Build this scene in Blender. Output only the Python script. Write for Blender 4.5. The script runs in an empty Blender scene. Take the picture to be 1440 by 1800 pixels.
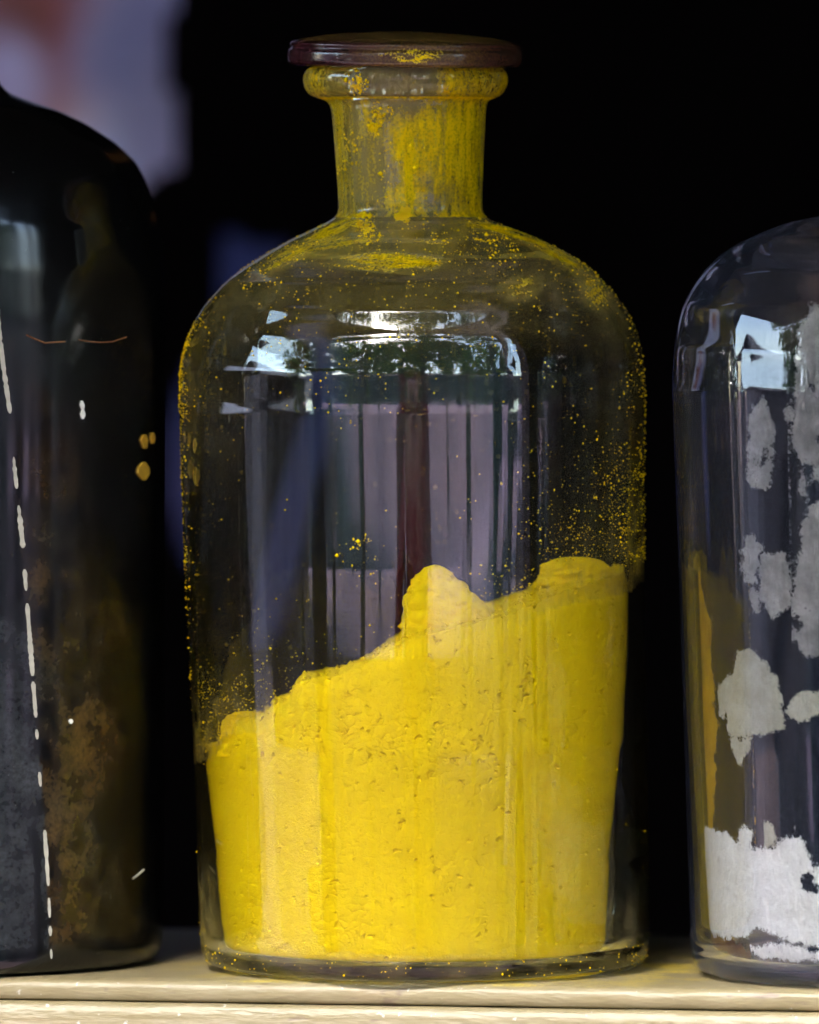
import bpy, bmesh, math, random
import numpy as np
from mathutils import Vector, Matrix

# ------------------------------------------------------------------ camera, sky, sun, exposure
S = 0.00015                      # metres for one photograph pixel at the middle jar's axis
D = 2.5                          # camera distance from that axis
CAM_H = 0.1878                   # camera height above the shelf top
sc = bpy.context.scene
col = sc.collection
cam_data = bpy.data.cameras.new('camera')
cam = bpy.data.objects.new('camera', cam_data); col.objects.link(cam)
cam.location = (-3*S, -D, CAM_H); cam.rotation_euler = (math.radians(90), 0, 0)
cam_data.sensor_fit = 'VERTICAL'; cam_data.sensor_height = 24.0; cam_data.sensor_width = 19.2
cam_data.lens = 24.0*D/(1800*S)
cam_data.shift_y = -450/1800
cam_data.clip_start = 0.05; cam_data.clip_end = 500
cam_data.dof.use_dof = True; cam_data.dof.focus_distance = D-0.045; cam_data.dof.aperture_fstop = 7.0
sc.camera = cam

SUN_EL, SUN_AZ = math.radians(46), math.radians(198)
world = bpy.data.worlds.new('World'); sc.world = world; world.use_nodes = True
wn = world.node_tree.nodes; wl = world.node_tree.links
bg = wn['Background']; sky = wn.new('ShaderNodeTexSky'); sky.sky_type = 'NISHITA'; sky.sun_disc = False
sky.sun_elevation = SUN_EL; sky.sun_rotation = SUN_AZ; sky.dust_density = 1.6; sky.air_density = 1.3
wl.new(sky.outputs[0], bg.inputs[0]); bg.inputs[1].default_value = 0.15
sl = bpy.data.lights.new('sun', 'SUN'); sl.energy = .7; sl.angle = math.radians(20); sl.color = (1, .97, .93)
sun = bpy.data.objects.new('sun', sl); col.objects.link(sun)
# veiled sun high over the street; the stall roof keeps the jars in shade
sd = Vector((math.sin(SUN_AZ)*math.cos(SUN_EL), math.cos(SUN_AZ)*math.cos(SUN_EL), math.sin(SUN_EL)))
sun.rotation_euler = sd.to_track_quat('Z', 'Y').to_euler()
sc.view_settings.view_transform = 'Standard'; sc.view_settings.look = 'None'
sc.view_settings.gamma = 1.0; sc.view_settings.use_curve_mapping = False
sc.view_settings.exposure = 4.25
sc.cycles.max_bounces = 14; sc.cycles.transmission_bounces = 14; sc.cycles.glossy_bounces = 8
sc.cycles.diffuse_bounces = 4
sc.cycles.caustics_refractive = True; sc.cycles.caustics_reflective = True
sc.cycles.sample_clamp_indirect = 6.0; sc.cycles.blur_glossy = 0.5
sc.cycles.use_denoising = True
sc.cycles.use_adaptive_sampling = True; sc.cycles.adaptive_threshold = .02

# ------------------------------------------------------------------ helpers
rng = np.random.default_rng(11); random.seed(5)
X = lambda px: (px-723)*S
Z = lambda py: (1702-py)*S
def sstep(a, b, x):
    t = np.clip((x-a)/(b-a), 0, 1); return t*t*(3-2*t)

_perm = np.random.default_rng(3).permutation(256); _perm = np.concatenate([_perm, _perm, _perm])
_gr = np.random.default_rng(4).normal(size=(256, 3)); _gr /= np.linalg.norm(_gr, axis=1)[:, None]
def perlin(x, y, z):
    x, y, z = np.broadcast_arrays(np.asarray(x, float), np.asarray(y, float), np.asarray(z, float))
    xi, yi, zi = np.floor(x).astype(int), np.floor(y).astype(int), np.floor(z).astype(int)
    xf, yf, zf = x-xi, y-yi, z-zi
    f = lambda t: t*t*t*(t*(t*6-15)+10)
    u, v, w = f(xf), f(yf), f(zf)
    out = 0
    for dx in (0, 1):
        for dy in (0, 1):
            for dz in (0, 1):
                h = _perm[_perm[_perm[(xi+dx) & 255]+((yi+dy) & 255)]+((zi+dz) & 255)]
                g = _gr[h]
                dot = g[..., 0]*(xf-dx)+g[..., 1]*(yf-dy)+g[..., 2]*(zf-dz)
                out = out + dot*(u if dx else 1-u)*(v if dy else 1-v)*(w if dz else 1-w)
    return out
def fbm(x, y, z, oct=4, gain=.5):
    a, s, f = 1.0, 0, 1.0
    for _ in range(oct):
        s = s+a*perlin(x*f, y*f, z*f+17.3*f); a *= gain; f *= 2.03
    return s
def worley2(x, y, seed=0):
    xi, yi = np.floor(x).astype(int), np.floor(y).astype(int)
    f1 = np.full(x.shape, 9.); f2 = np.full(x.shape, 9.)
    r = np.random.default_rng(seed).random((256, 2))
    for dx in (-1, 0, 1):
        for dy in (-1, 0, 1):
            h = _perm[_perm[(xi+dx) & 255]+((yi+dy) & 255)]
            d = np.hypot(xi+dx+r[h, 0]-x, yi+dy+r[h, 1]-y)
            m = d < f1
            f2 = np.where(m, f1, np.minimum(f2, d)); f1 = np.where(m, d, f1)
    return f1, f2
def in_poly(px, py, poly):
    inside = np.zeros(px.shape, bool); n = len(poly)
    for i in range(n):
        x1, y1 = poly[i]; x2, y2 = poly[(i+1) % n]
        if y1 == y2: continue
        c = ((y1 > py) != (y2 > py)) & (px < (x2-x1)*(py-y1)/(y2-y1)+x1)
        inside ^= c
    return inside

def mesh_np(name, verts, quads=None, tris=None, smooth=True):
    me = bpy.data.meshes.new(name)
    v = np.asarray(verts, np.float32); nv = len(v)
    loops = []; starts = []; n = 0
    for f, k in ((quads, 4), (tris, 3)):
        if f is None or len(f) == 0: continue
        f = np.asarray(f, np.int32); loops.append(f.ravel()); starts.append(n+np.arange(len(f))*k); n += f.size
    L = np.concatenate(loops); ST = np.concatenate(starts)
    me.vertices.add(nv); me.vertices.foreach_set('co', v.ravel())
    me.loops.add(len(L)); me.loops.foreach_set('vertex_index', L)
    me.polygons.add(len(ST)); me.polygons.foreach_set('loop_start', ST.astype(np.int32))
    me.polygons.foreach_set('use_smooth', np.full(len(ST), smooth))
    me.update(calc_edges=True); me.validate()
    return me
def fattr(me, name, vals):
    a = me.attributes.new(name, 'FLOAT', 'POINT'); a.data.foreach_set('value', np.asarray(vals, np.float32).ravel())
def cattr(me, name, rgb):
    a = me.attributes.new(name, 'FLOAT_COLOR', 'POINT')
    v = np.ones((len(rgb), 4), np.float32); v[:, :3] = rgb; a.data.foreach_set('color', v.ravel())
def link(name, me, m=None, parent=None):
    o = bpy.data.objects.new(name, me); col.objects.link(o)
    if m is not None:
        for mm in (m if isinstance(m, (list, tuple)) else [m]): me.materials.append(mm)
    if parent is not None: o.parent = parent
    return o
def tag(o, label=None, cat=None, group=None, kind=None):
    if label: o['label'] = label
    if cat: o['category'] = cat
    if group: o['group'] = group
    if kind: o['kind'] = kind
    return o
def empty(name, loc=(0, 0, 0), rz=0):
    o = bpy.data.objects.new(name, None); col.objects.link(o); o.location = loc; o.rotation_euler = (0, 0, rz)
    o.empty_display_size = .02
    return o
def grid_quads(rows, cols, wrap):
    i = np.arange(rows-1)[:, None]; j = np.arange(cols if wrap else cols-1)[None, :]
    a = i*cols+j; b = i*cols+(j+1) % cols
    return np.stack([a, b, b+cols, a+cols], -1).reshape(-1, 4)
def resample(pts, step):
    p = np.array(pts, float); seg = np.linalg.norm(np.diff(p[:, :2], axis=0), axis=1); t = np.concatenate([[0], np.cumsum(seg)])
    n = max(2, int(t[-1]/step)); tt = np.linspace(0, t[-1], n)
    return np.stack([np.interp(tt, t, p[:, k]) for k in range(p.shape[1])], 1)
def smooth_profile(p, it):
    p = p.copy()
    for _ in range(it):
        p[1:-1] = .25*p[:-2]+.5*p[1:-1]+.25*p[2:]
    return p
def lathe(name, prof, seg, wob=0.0, seed=0.0):
    """prof: rows of (radius, z, centre x); first and last radius are closed with a fan. Angle 0 faces -y."""
    prof = np.asarray(prof); n = len(prof)
    th = np.linspace(0, 2*math.pi, seg, endpoint=False)
    r = prof[:, 0][:, None]*np.ones(seg); zz = prof[:, 1][:, None]*np.ones(seg)
    if wob: r = r*(1+wob*perlin(np.sin(th)[None]*1.3+seed, np.cos(th)[None]*1.3, zz*14))
    x = prof[:, 2][:, None]+r*np.sin(th); y = -r*np.cos(th)
    v = np.stack([x, y, zz], -1).reshape(-1, 3)
    q = grid_quads(n, seg, True)
    c0 = [prof[0, 2], 0, prof[0, 1]]; c1 = [prof[-1, 2], 0, prof[-1, 1]]
    v = np.concatenate([v, [c0, c1]]); i0 = n*seg; j = np.arange(seg); k = (j+1) % seg
    t = np.concatenate([np.stack([np.full(seg, i0), k, j], 1), np.stack([np.full(seg, i0+1), (n-1)*seg+j, (n-1)*seg+k], 1)])
    return mesh_np(name, v, q, t), v
def box_bm(bm, x0, x1, y0, y1, z0, z1):
    vs = [bm.verts.new(p) for p in ((x0, y0, z0), (x1, y0, z0), (x1, y1, z0), (x0, y1, z0), (x0, y0, z1), (x1, y0, z1), (x1, y1, z1), (x0, y1, z1))]
    for f in ((3, 2, 1, 0), (4, 5, 6, 7), (0, 1, 5, 4), (1, 2, 6, 5), (2, 3, 7, 6), (3, 0, 4, 7)): bm.faces.new([vs[i] for i in f])
def box(name, x0, x1, y0, y1, z0, z1, m, parent=None, bevel=0):
    bm = bmesh.new(); box_bm(bm, x0, x1, y0, y1, z0, z1)
    if bevel: bmesh.ops.bevel(bm, geom=bm.edges[:], offset=bevel, segments=3, affect='EDGES', profile=.5)
    me = bpy.data.meshes.new(name); bm.to_mesh(me); bm.free()
    return link(name, me, m, parent)

# ---- materials
def mat(name):
    m = bpy.data.materials.new(name); m.use_nodes = True; nt = m.node_tree
    for n in list(nt.nodes): nt.nodes.remove(n)
    out = nt.nodes.new('ShaderNodeOutputMaterial')
    return m, nt, out
class NT:
    def __init__(s, nt): s.nt = nt
    def n(s, t, **kw):
        d = s.nt.nodes.new(t); ins = kw.pop('i', {})
        for k, v in kw.items(): setattr(d, k, v)
        for k, v in ins.items():
            if hasattr(v, 'is_output'): s.nt.links.new(v, d.inputs[k])
            else: d.inputs[k].default_value = v
        return d
    def math(s, op, a, b=0.0, clamp=False):
        d = s.nt.nodes.new('ShaderNodeMath'); d.operation = op; d.use_clamp = clamp
        for k, v in ((0, a), (1, b)):
            if hasattr(v, 'is_output'): s.nt.links.new(v, d.inputs[k])
            else: d.inputs[k].default_value = v
        return d.outputs[0]
    def mapr(s, v, a, b, c=0., d=1., smooth=False):
        r = s.n('ShaderNodeMapRange', interpolation_type='SMOOTHSTEP' if smooth else 'LINEAR', i={0: v, 1: a, 2: b, 3: c, 4: d}); return r.outputs[0]
    def noise(s, vec, scale, detail=4, rough=.5):
        return s.n('ShaderNodeTexNoise', i={'Vector': vec, 'Scale': scale, 'Detail': detail, 'Roughness': rough}).outputs[0]
    def scalev(s, vec, sc3):
        return s.n('ShaderNodeMapping', i={'Vector': vec, 'Scale': sc3}).outputs[0]
    def mixc(s, f, a, b):
        d = s.n('ShaderNodeMix', data_type='RGBA', i={0: f, 6: a, 7: b}); return d.outputs[2]
def simple(name, rgb, rough=.6, var=.25, scale=20, bump=.2, spec=.3, metal=0., stretch=(1, 1, 1), bscale=None):
    m, nt, out = mat(name); t = NT(nt)
    tc = t.n('ShaderNodeTexCoord').outputs['Object']; v = t.scalev(tc, stretch)
    nz = t.noise(v, scale, 6, .6)
    dark = tuple(c*(1-var) for c in rgb)+(1,); lite = tuple(min(1, c*(1+var)) for c in rgb)+(1,)
    c = t.mixc(t.mapr(nz, .3, .7), dark, lite)
    b = t.n('ShaderNodeBump', i={'Height': t.noise(v, bscale or scale*4, 5), 'Strength': bump, 'Distance': .05/scale})
    p = t.n('ShaderNodeBsdfPrincipled', i={'Base Color': c, 'Roughness': rough, 'Specular IOR Level': spec, 'Metallic': metal, 'Normal': b.outputs[0]})
    nt.links.new(p.outputs[0], out.inputs[0]); return m

YEL = (0.87, 0.60, 0.002, 1)
def dusty_glass(name, dust=YEL, tint=(.97, .985, .965, 1), rough=0.0, streak=True):
    m, nt, out = mat(name); t = NT(nt)
    tc = t.n('ShaderNodeTexCoord').outputs['Object']
    film = t.n('ShaderNodeAttribute', attribute_name='film').outputs['Fac']
    patch = t.n('ShaderNodeAttribute', attribute_name='patch').outputs['Fac']
    n1 = t.noise(tc, 330, 3, .6); n2 = t.noise(tc, 1500, 2, .6)
    n3 = t.noise(t.scalev(tc, (1, 1, .12)), 900, 2, .6)
    nn = t.math('ADD', t.math('MULTIPLY', n2, .55), t.math('MULTIPLY', n3, .45))
    ff = t.math('MULTIPLY', film, t.mapr(nn, .36, .66, .45, 1.55), True)
    pp = t.math('ADD', t.math('ADD', patch, t.math('MULTIPLY', t.math('SUBTRACT', n1, .5), .9)), t.math('MULTIPLY', t.math('SUBTRACT', n2, .5), .5))
    pf = t.mapr(pp, .46, .60, 0, .94, True)
    fac = t.math('MAXIMUM', ff, pf)
    g = t.n('ShaderNodeBsdfGlass', i={'Color': tint, 'Roughness': rough, 'IOR': 1.5})
    thin = (dust[0]*.72, dust[1]*.82, dust[2]*.8+.17, 1)              # a thin film of dust is greyer than a thick one
    thin = t.mixc(t.mapr(film, .13, .60), thin, dust)
    cc = t.mixc(pf, thin, t.mixc(t.mapr(n1, .35, .65), dust, (dust[0]*.92, dust[1]*.80, dust[2]*1.2, 1)))
    d = t.n('ShaderNodeBsdfDiffuse', i={'Color': cc})
    tr = t.n('ShaderNodeBsdfTranslucent', i={'Color': cc})
    dm = t.n('ShaderNodeMixShader', i={0: .3, 1: d.outputs[0], 2: tr.outputs[0]})
    mx = t.n('ShaderNodeMixShader', i={0: fac, 1: g.outputs[0], 2: dm.outputs[0]})
    nt.links.new(mx.outputs[0], out.inputs[0]); return m
def powder_mat(name, rgb, scale=1800, bump=.5, rgb2=None):
    m, nt, out = mat(name); t = NT(nt)
    tc = t.n('ShaderNodeTexCoord').outputs['Object']
    n = t.noise(tc, scale, 5, .65); n0 = t.noise(tc, 130, 4, .6)
    b = t.n('ShaderNodeBump', i={'Height': t.math('ADD', n, t.math('MULTIPLY', t.noise(tc, 620, 4, .6), 1.6)), 'Strength': bump, 'Distance': .0003})
    c = t.mixc(t.mapr(n0, .3, .7), rgb+(1,), (rgb2 or tuple(x*.93 for x in rgb))+(1,))
    d = t.n('ShaderNodeBsdfPrincipled', i={'Base Color': c, 'Roughness': .95, 'Specular IOR Level': .0, 'Normal': b.outputs[0]})
    nt.links.new(d.outputs[0], out.inputs[0]); return m

M = {}
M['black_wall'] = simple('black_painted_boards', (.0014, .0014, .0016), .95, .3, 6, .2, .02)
M['roof'] = simple('dark_roof_boards', (.010, .009, .009), .9, .3, 5, .2, .05)
M['paving'] = simple('pink_paving', (.36, .235, .285), .95, .2, .35, .2, .05)
M['bark'] = simple('bark', (.045, .036, .03), .9, .35, 14, .6, .2, stretch=(1, 1, .2))
M['post_dark'] = simple('dark_painted_post', (.012, .014, .02), .9, .3, 12, .2, .03)
M['post_green'] = simple('grey_green_post', (.06, .085, .075), .9, .2, 12, .2, .05)
M['render'] = simple('pink_render', (.13, .10, .115), .9, .15, 3, .2, .2)
M['roof_tile'] = simple('slate_roof', (.07, .065, .075), .7, .3, 8, .3, .3)
M['win'] = simple('dark_window', (.015, .018, .025), .15, .1, 5, 0, .6)
M['backdrop'] = simple('dark_backdrop', (.05, .06, .055), .9, .3, .6, .3, .1)
M['planter'] = simple('planter_concrete', (.20, .19, .20), .9, .2, 8, .3, .2)

# ------------------------------------------------------------------ the place: dark stall interior, roof, street
G = -1.27                                           # street level below the shelf top
def sheet(name, y0, y1, z, m):
    gm = bpy.data.meshes.new(name); gm.from_pydata([(-120, y0, z), (120, y0, z), (120, y1, z), (-120, y1, z)], [], [(0, 1, 2, 3)])
    return tag(link(name, gm, m), kind='structure')
M['dark_strip'] = simple('dark_strip', (.03, .027, .031), 1.0, .25, 2, .3, .0)
sheet('ground', -160, 3, G-.13, M['planter'])
M['brick_paving'] = simple('warm_brick_paving', (.24, .155, .14), .95, .2, 3, .3, .05)
sheet('pavement', -2.2, 3, G, M['brick_paving']); sheet('added_dark_strip', -20, -2.2, G-.12, M['dark_strip']); sheet('pavement', -150, -20, G, M['paving'])  # dark strip between is added to dim the ground mirrored over the powder
for y_ in (-2.26, -20.0): tag(box('kerb', -60, 60, y_, y_+.06, G-.125, G+.004, M['planter']), kind='structure')
tag(box('back_wall', -1.8, 1.8, 1.25, 1.33, G, .9, M['black_wall']), kind='structure')
tag(box('side_wall', -1.88, -1.802, .25, 1.33, G, .9, M['black_wall']), kind='structure')
tag(box('side_wall', 1.0, 1.08, -.62, 1.24, G, .9, M['black_wall']), kind='structure')
tag(box('ceiling', -1.9, 1.9, -.95, 1.4, .92, .98, M['roof']), kind='structure')

# street seen only mirrored in the glass
def tube(name, path, rad, m, parent=None, seg=10, cap=True):
    path = [Vector(p) for p in path]; vs = []; n = len(path)
    for i, p in enumerate(path):
        d = (path[min(i+1, n-1)]-path[max(i-1, 0)]).normalized()
        a = d.cross(Vector((0, 1, 0)) if abs(d.y) < .9 else Vector((1, 0, 0))).normalized(); b = d.cross(a)
        r = rad[i] if hasattr(rad, '__len__') else rad
        for k in range(seg):
            t = 2*math.pi*k/seg; vs.append(p+(a*math.cos(t)+b*math.sin(t))*r)
    q = grid_quads(n, seg, True); tr = []
    if cap:
        vs += [path[0], path[-1]]; c = n*seg
        for k in range(seg):
            tr.append((c, k, (k+1) % seg)); tr.append((c+1, (n-1)*seg+(k+1) % seg, (n-1)*seg+k))
    return link(name, mesh_np(name, [tuple(v) for v in vs], q, tr), m, parent)
def leaf_mat():
    m, nt, out = mat('leaves'); t = NT(nt)
    oi = t.n('ShaderNodeNewGeometry').outputs['Random Per Island']
    c = t.mixc(oi, (.06, .11, .025, 1), (.14, .22, .06, 1))
    d = t.n('ShaderNodeBsdfDiffuse', i={'Color': c}); tr = t.n('ShaderNodeBsdfTranslucent', i={'Color': c})
    mx = t.n('ShaderNodeMixShader', i={0: .45, 1: d.outputs[0], 2: tr.outputs[0]}); nt.links.new(mx.outputs[0], out.inputs[0]); return m
M['leaf'] = leaf_mat()
def crown_mesh(seed, n=2300):
    r = np.random.default_rng(seed)
    nb = 26; bc = r.normal(size=(nb, 3)); bc /= np.linalg.norm(bc, axis=1)[:, None]
    bc = bc*(r.random((nb, 1))**.4)*np.array([2.6, 2.6, 2.3])+[0, 0, 4.4]
    br = .6+.55*r.random(nb)
    w = r.integers(0, nb, n); p = r.normal(size=(n, 3)); p /= np.linalg.norm(p, axis=1)[:, None]
    p = bc[w]+p*(r.random((n, 1))**.5)*br[w][:, None]
    a = r.normal(size=(n, 3)); a /= np.linalg.norm(a, axis=1)[:, None]
    b = np.cross(a, r.normal(size=(n, 3))); b /= np.linalg.norm(b, axis=1)[:, None]
    s = (.13+.12*r.random((n, 1)))
    v = np.stack([p-a*s, p+b*s*.45, p+a*s, p-b*s*.45], 1).reshape(-1, 3)
    return mesh_np('crown', v, np.arange(4*n).reshape(-1, 4), smooth=False)
def trunk_mesh(seed):
    r = random.Random(seed); bm = bmesh.new(); vs = []; qs = []
    def limb(p0, p1, r0, r1, k=8, st=5):
        base = len(vs); bend = Vector((r.uniform(-.2, .2), r.uniform(-.2, .2), 0))
        for i in range(st):
            t = i/(st-1); p = Vector(p0).lerp(Vector(p1), t)+bend*math.sin(t*3.14); rr = r0+(r1-r0)*t
            for j in range(k):
                a = 2*math.pi*j/k; vs.append((p.x+rr*math.cos(a), p.y+rr*math.sin(a), p.z))
        qs.extend((grid_quads(st, k, True)+base).tolist())
    limb((0, 0, -.1), (0, 0, 3.4), .2, .13)
    for i in range(6):
        a = i*1.05+r.uniform(-.3, .3); limb((0, 0, 2.4+.2*i), (1.9*math.cos(a), 1.9*math.sin(a), 4.6+.35*i), .09, .02)
    bm.free(); return mesh_np('trunk', vs, qs)
cr = [crown_mesh(1), crown_mesh(2)]; tk = trunk_mesh(3)
for m_ in cr: m_.materials.append(M['leaf'])
tk.materials.append(M['bark'])
tree_spots = [(-7.5, -4.6, .8, 'tree before the building roof'), (-9.0, -10.5, 1.0, 'tree nearest the low building'), (-4.2, -8.8, .95, 'tree left of the red photographer'),
              (.9, -10.5, 1.1, 'tree behind the red photographer'), (4.2, -8.2, .9, 'tree right of the red photographer'),
              (9.5, -10.5, .9, 'tree nearest the green post'), (-1.6, -16, 1.25, 'tree standing deepest in the middle')]
far_spots = [(-26, -26, 1.5), (-17, -29, 1.6), (-8, -27, 1.5), (.5, -30, 1.6), (8, -27, 1.5), (17, -29, 1.6), (26, -27, 1.5)]
tree_spots += [(x_, y_, s_, '') for x_, y_, s_ in far_spots]
for i, (x, y, s, w) in enumerate(tree_spots):
    t = empty('street_tree', (x, y, G), i*1.7); t.scale = (s*1.15, s*1.15, s*1.4)
    if w: tag(t, 'leafy green street tree mirrored in the glass, the '+w, 'tree', 'street trees mirrored in the jars')
    else: tag(t, 'leafy tree in the far row before the long backdrop, mirrored in the glass', 'tree', 'far row of trees mirrored in the jars')
    for nm, me in (('trunk', tk), ('crown', cr[i % 2])):
        o = bpy.data.objects.new(nm, me); col.objects.link(o); o.parent = t
# low building on the left
b = empty('low_building', (-15, -7.2, G), math.radians(62))
tag(b, 'low pink rendered building with a dark overhanging roof, mirrored at the jar\'s left', 'building')
box('wall', -6, 6, 0, 5, 0, 2.7, M['render'], b)
bm = bmesh.new()
pts = [(-6.8, -1.4, 2.55), (6.8, -1.4, 2.55), (6.8, 2.5, 4.3), (-6.8, 2.5, 4.3), (-6.8, 6.4, 2.55), (6.8, 6.4, 2.55)]
vs = [bm.verts.new(p) for p in pts]+[bm.verts.new((p[0], p[1], p[2]+.18)) for p in pts]
for f in ((0, 1, 2, 3), (3, 2, 5, 4), (7, 6, 9, 8), (8, 9, 10, 11), (1, 0, 6, 7), (4, 5, 11, 10)): bm.faces.new([vs[i] for i in f])
for f in ((0, 3, 9, 6), (3, 4, 10, 9), (2, 1, 7, 8), (5, 2, 8, 11)): bm.faces.new([vs[i] for i in f])
me = bpy.data.meshes.new('roof'); bm.to_mesh(me); bm.free(); link('roof', me, M['roof_tile'], b)
for k in range(5): box('window', -5.2+k*2.2, -3.9+k*2.2, -.03, .05, .7, 2.1, M['win'], b)
# tall dark backdrop, added to shut off low sky under the crowns
pw = box('added_backdrop', -115, 115, -46.5, -46, G, G+9.5, M['backdrop'], None, .03)
tag(pw, 'long dark backdrop added across the pavement to hide the low sky, mirrored in the glass', 'wall')
# posts of the stall front
def post(az, dist, w, m, name, label, h=3.2, curve=0):
    x = math.sin(math.radians(az))*dist; y = -math.cos(math.radians(az))*dist
    o = tube(name, [(x, y, G), (x, y, G+.4), (x+curve*.3, y, G+1.6), (x+curve, y, G+h)], [w*1.15, w, w, w*.9], m, None, 14)
    tag(o, label, 'post')
post(-48, 3.0, .21, M['post_dark'], 'stall_post', 'dark round post mirrored left of the red figure', 3.4, -.1)
post(41.5, 3.0, .13, M['post_green'], 'stall_post', 'grey green post mirrored right of the red figure', 2.9)
post(49.5, 2.6, .12, M['post_dark'], 'stall_post', 'dark post mirrored beside the grey green post', 3.2)
M['post_pink'] = simple('dull_pink_post', (.12, .085, .095), .9, .2, 12, .2, .05)
post(57, 2.6, .10, M['post_pink'], 'stall_post', 'pale pink post mirrored at the right end of the reflections', 2.6)

# the photographer mirrored in the middle jar
M['jacket'] = simple('dark_red_jacket', (.15, .016, .026), .85, .3, 18, .3, .1)
M['trouser'] = simple('dark_trousers', (.02, .02, .03), .85, .3, 18, .3, .1)
M['skin'] = simple('skin', (.42, .26, .20), .55, .12, 30, .1, .3)
M['hair'] = simple('dark_hair', (.012, .01, .009), .5, .3, 60, .3, .4, stretch=(1, 1, .2))
M['blackplastic'] = simple('black_plastic', (.01, .01, .011), .4, .2, 40, .1, .4)
def person(loc):
    root = empty('person', loc); root.scale = (1.4, 1, 1)
    tag(root, 'person in a dark red jacket holding a camera, mirrored upright in the middle jar', 'person')
    V = []; R = []; E = []
    def add(p, r, parent=None):
        V.append(p); R.append(r); k = len(V)-1
        if parent is not None: E.append((parent, k))
        return k
    pel = add((0, 0, .88), (.16, .12)); wa = add((0, 0, 1.02), (.15, .11), pel); ch = add((0, .0, 1.22), (.18, .125), wa)
    sh = add((0, .0, 1.34), (.15, .10), ch); nk = add((0, .015, 1.42), (.055, .055), sh); hd0 = add((0, .035, 1.49), (.075, .085), nk)
    hd1 = add((0, .035, 1.56), (.08, .098), hd0); add((0, .02, 1.635), (.06, .075), hd1)
    nose = add((0, .135, 1.53), (.014, .016), hd1)
    for s in (-1, 1):
        hip = add((s*.09, 0, .82), (.095, .1), pel); kn = add((s*.10, .03, .46), (.06, .065), hip); an = add((s*.105, -.01, .09), (.042, .048), kn)
        add((s*.12, .13, .045), (.04, .035), an)
        s1 = add((s*.19, 0, 1.33), (.065, .065), sh); el = add((s*.27, .12, 1.13), (.047, .05), s1); wr = add((s*.10, .27, 1.40), (.03, .03), el)
        pm = add((s*.075, .29, 1.45), (.026, .034), wr)
        for q in range(4):
            a = add((s*(.06-.0*q), .335+.005*q, 1.425+.02*q), (.009, .009), pm); add((s*.03, .345, 1.43+.019*q), (.008, .008), a)
        th = add((s*.06, .27, 1.43), (.011, .011), pm); add((s*.03, .25, 1.44), (.009, .009), th)
        add((s*.083, .03, 1.54), (.012, .022), hd1)
    me = bpy.data.meshes.new('person_skeleton'); me.from_pydata(V, E, [])
    o = bpy.data.objects.new('tmp', me); col.objects.link(o)
    md = o.modifiers.new('skin', 'SKIN'); md.use_smooth_shade = True
    for i, r in enumerate(R): me.skin_vertices[0].data[i].radius = r
    me.skin_vertices[0].data[0].use_root = True
    sb = o.modifiers.new('sub', 'SUBSURF'); sb.levels = 2; sb.render_levels = 2
    dg = bpy.context.evaluated_depsgraph_get(); me2 = bpy.data.meshes.new_from_object(o.evaluated_get(dg))
    bpy.data.objects.remove(o); me2.name = 'body'; me2.materials.clear()
    for k in ('jacket', 'trouser', 'skin', 'hair', 'blackplastic'): me2.materials.append(M[k])
    for p in me2.polygons:
        c = p.center; i = 0
        if c.z < .86: i = 1
        if c.z < .1: i = 4
        if c.z > 1.405 and abs(c.x) < .10 and c.y < .2: i = 2
        if c.y > .26 and c.z > 1.38: i = 2
        if i == 2 and c.y < .2 and (c.z > 1.59 or (c.y < .03 and c.z > 1.46)): i = 3
        p.material_index = i; p.use_smooth = True
    ob = bpy.data.objects.new('body', me2); col.objects.link(ob); ob.parent = root
    return root
PY = -2.86
person((-.01, PY, G))
pc = empty('handheld_camera', (-.01, PY+.30, G+1.41)); tag(pc, 'black camera held up by the person in dark red', 'camera')
box('camera_body', -.065, .065, -.03, .03, 0, .09, M['blackplastic'], pc, .008)
tube('lens', [(0, .03, .042), (0, .05, .042)], .03, M['blackplastic'], pc, 20)

# ------------------------------------------------------------------ blurred cloths hanging in the dark behind
def cloth_mat(name, base, patches):
    m, nt, out = mat(name); t = NT(nt)
    tc = t.n('ShaderNodeTexCoord').outputs['Object']; c = base+(1,)
    warp = t.n('ShaderNodeTexNoise', i={'Vector': tc, 'Scale': 14.0, 'Detail': 3.0})
    vv = t.n('ShaderNodeVectorMath', operation='MULTIPLY_ADD', i={0: warp.outputs['Color'], 1: (.05, 0, .05), 2: tc}).outputs[0]
    for (px, pz, r, rgb) in patches:
        dd = t.n('ShaderNodeVectorMath', operation='DISTANCE', i={0: vv, 1: (px+.025, 0, pz+.025)}).outputs['Value']
        f = t.mapr(dd, r*.2, r*1.5, 1, 0, True); c = t.mixc(f, c, rgb+(1,))
    weave = t.noise(tc, 900, 2); b_ = t.n('ShaderNodeBump', i={'Height': weave, 'Strength': .3, 'Distance': .001})
    d = t.n('ShaderNodeBsdfPrincipled', i={'Base Color': c, 'Roughness': .95, 'Specular IOR Level': .05, 'Normal': b_.outputs[0]})
    nt.links.new(d.outputs[0], out.inputs[0]); return m
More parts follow.
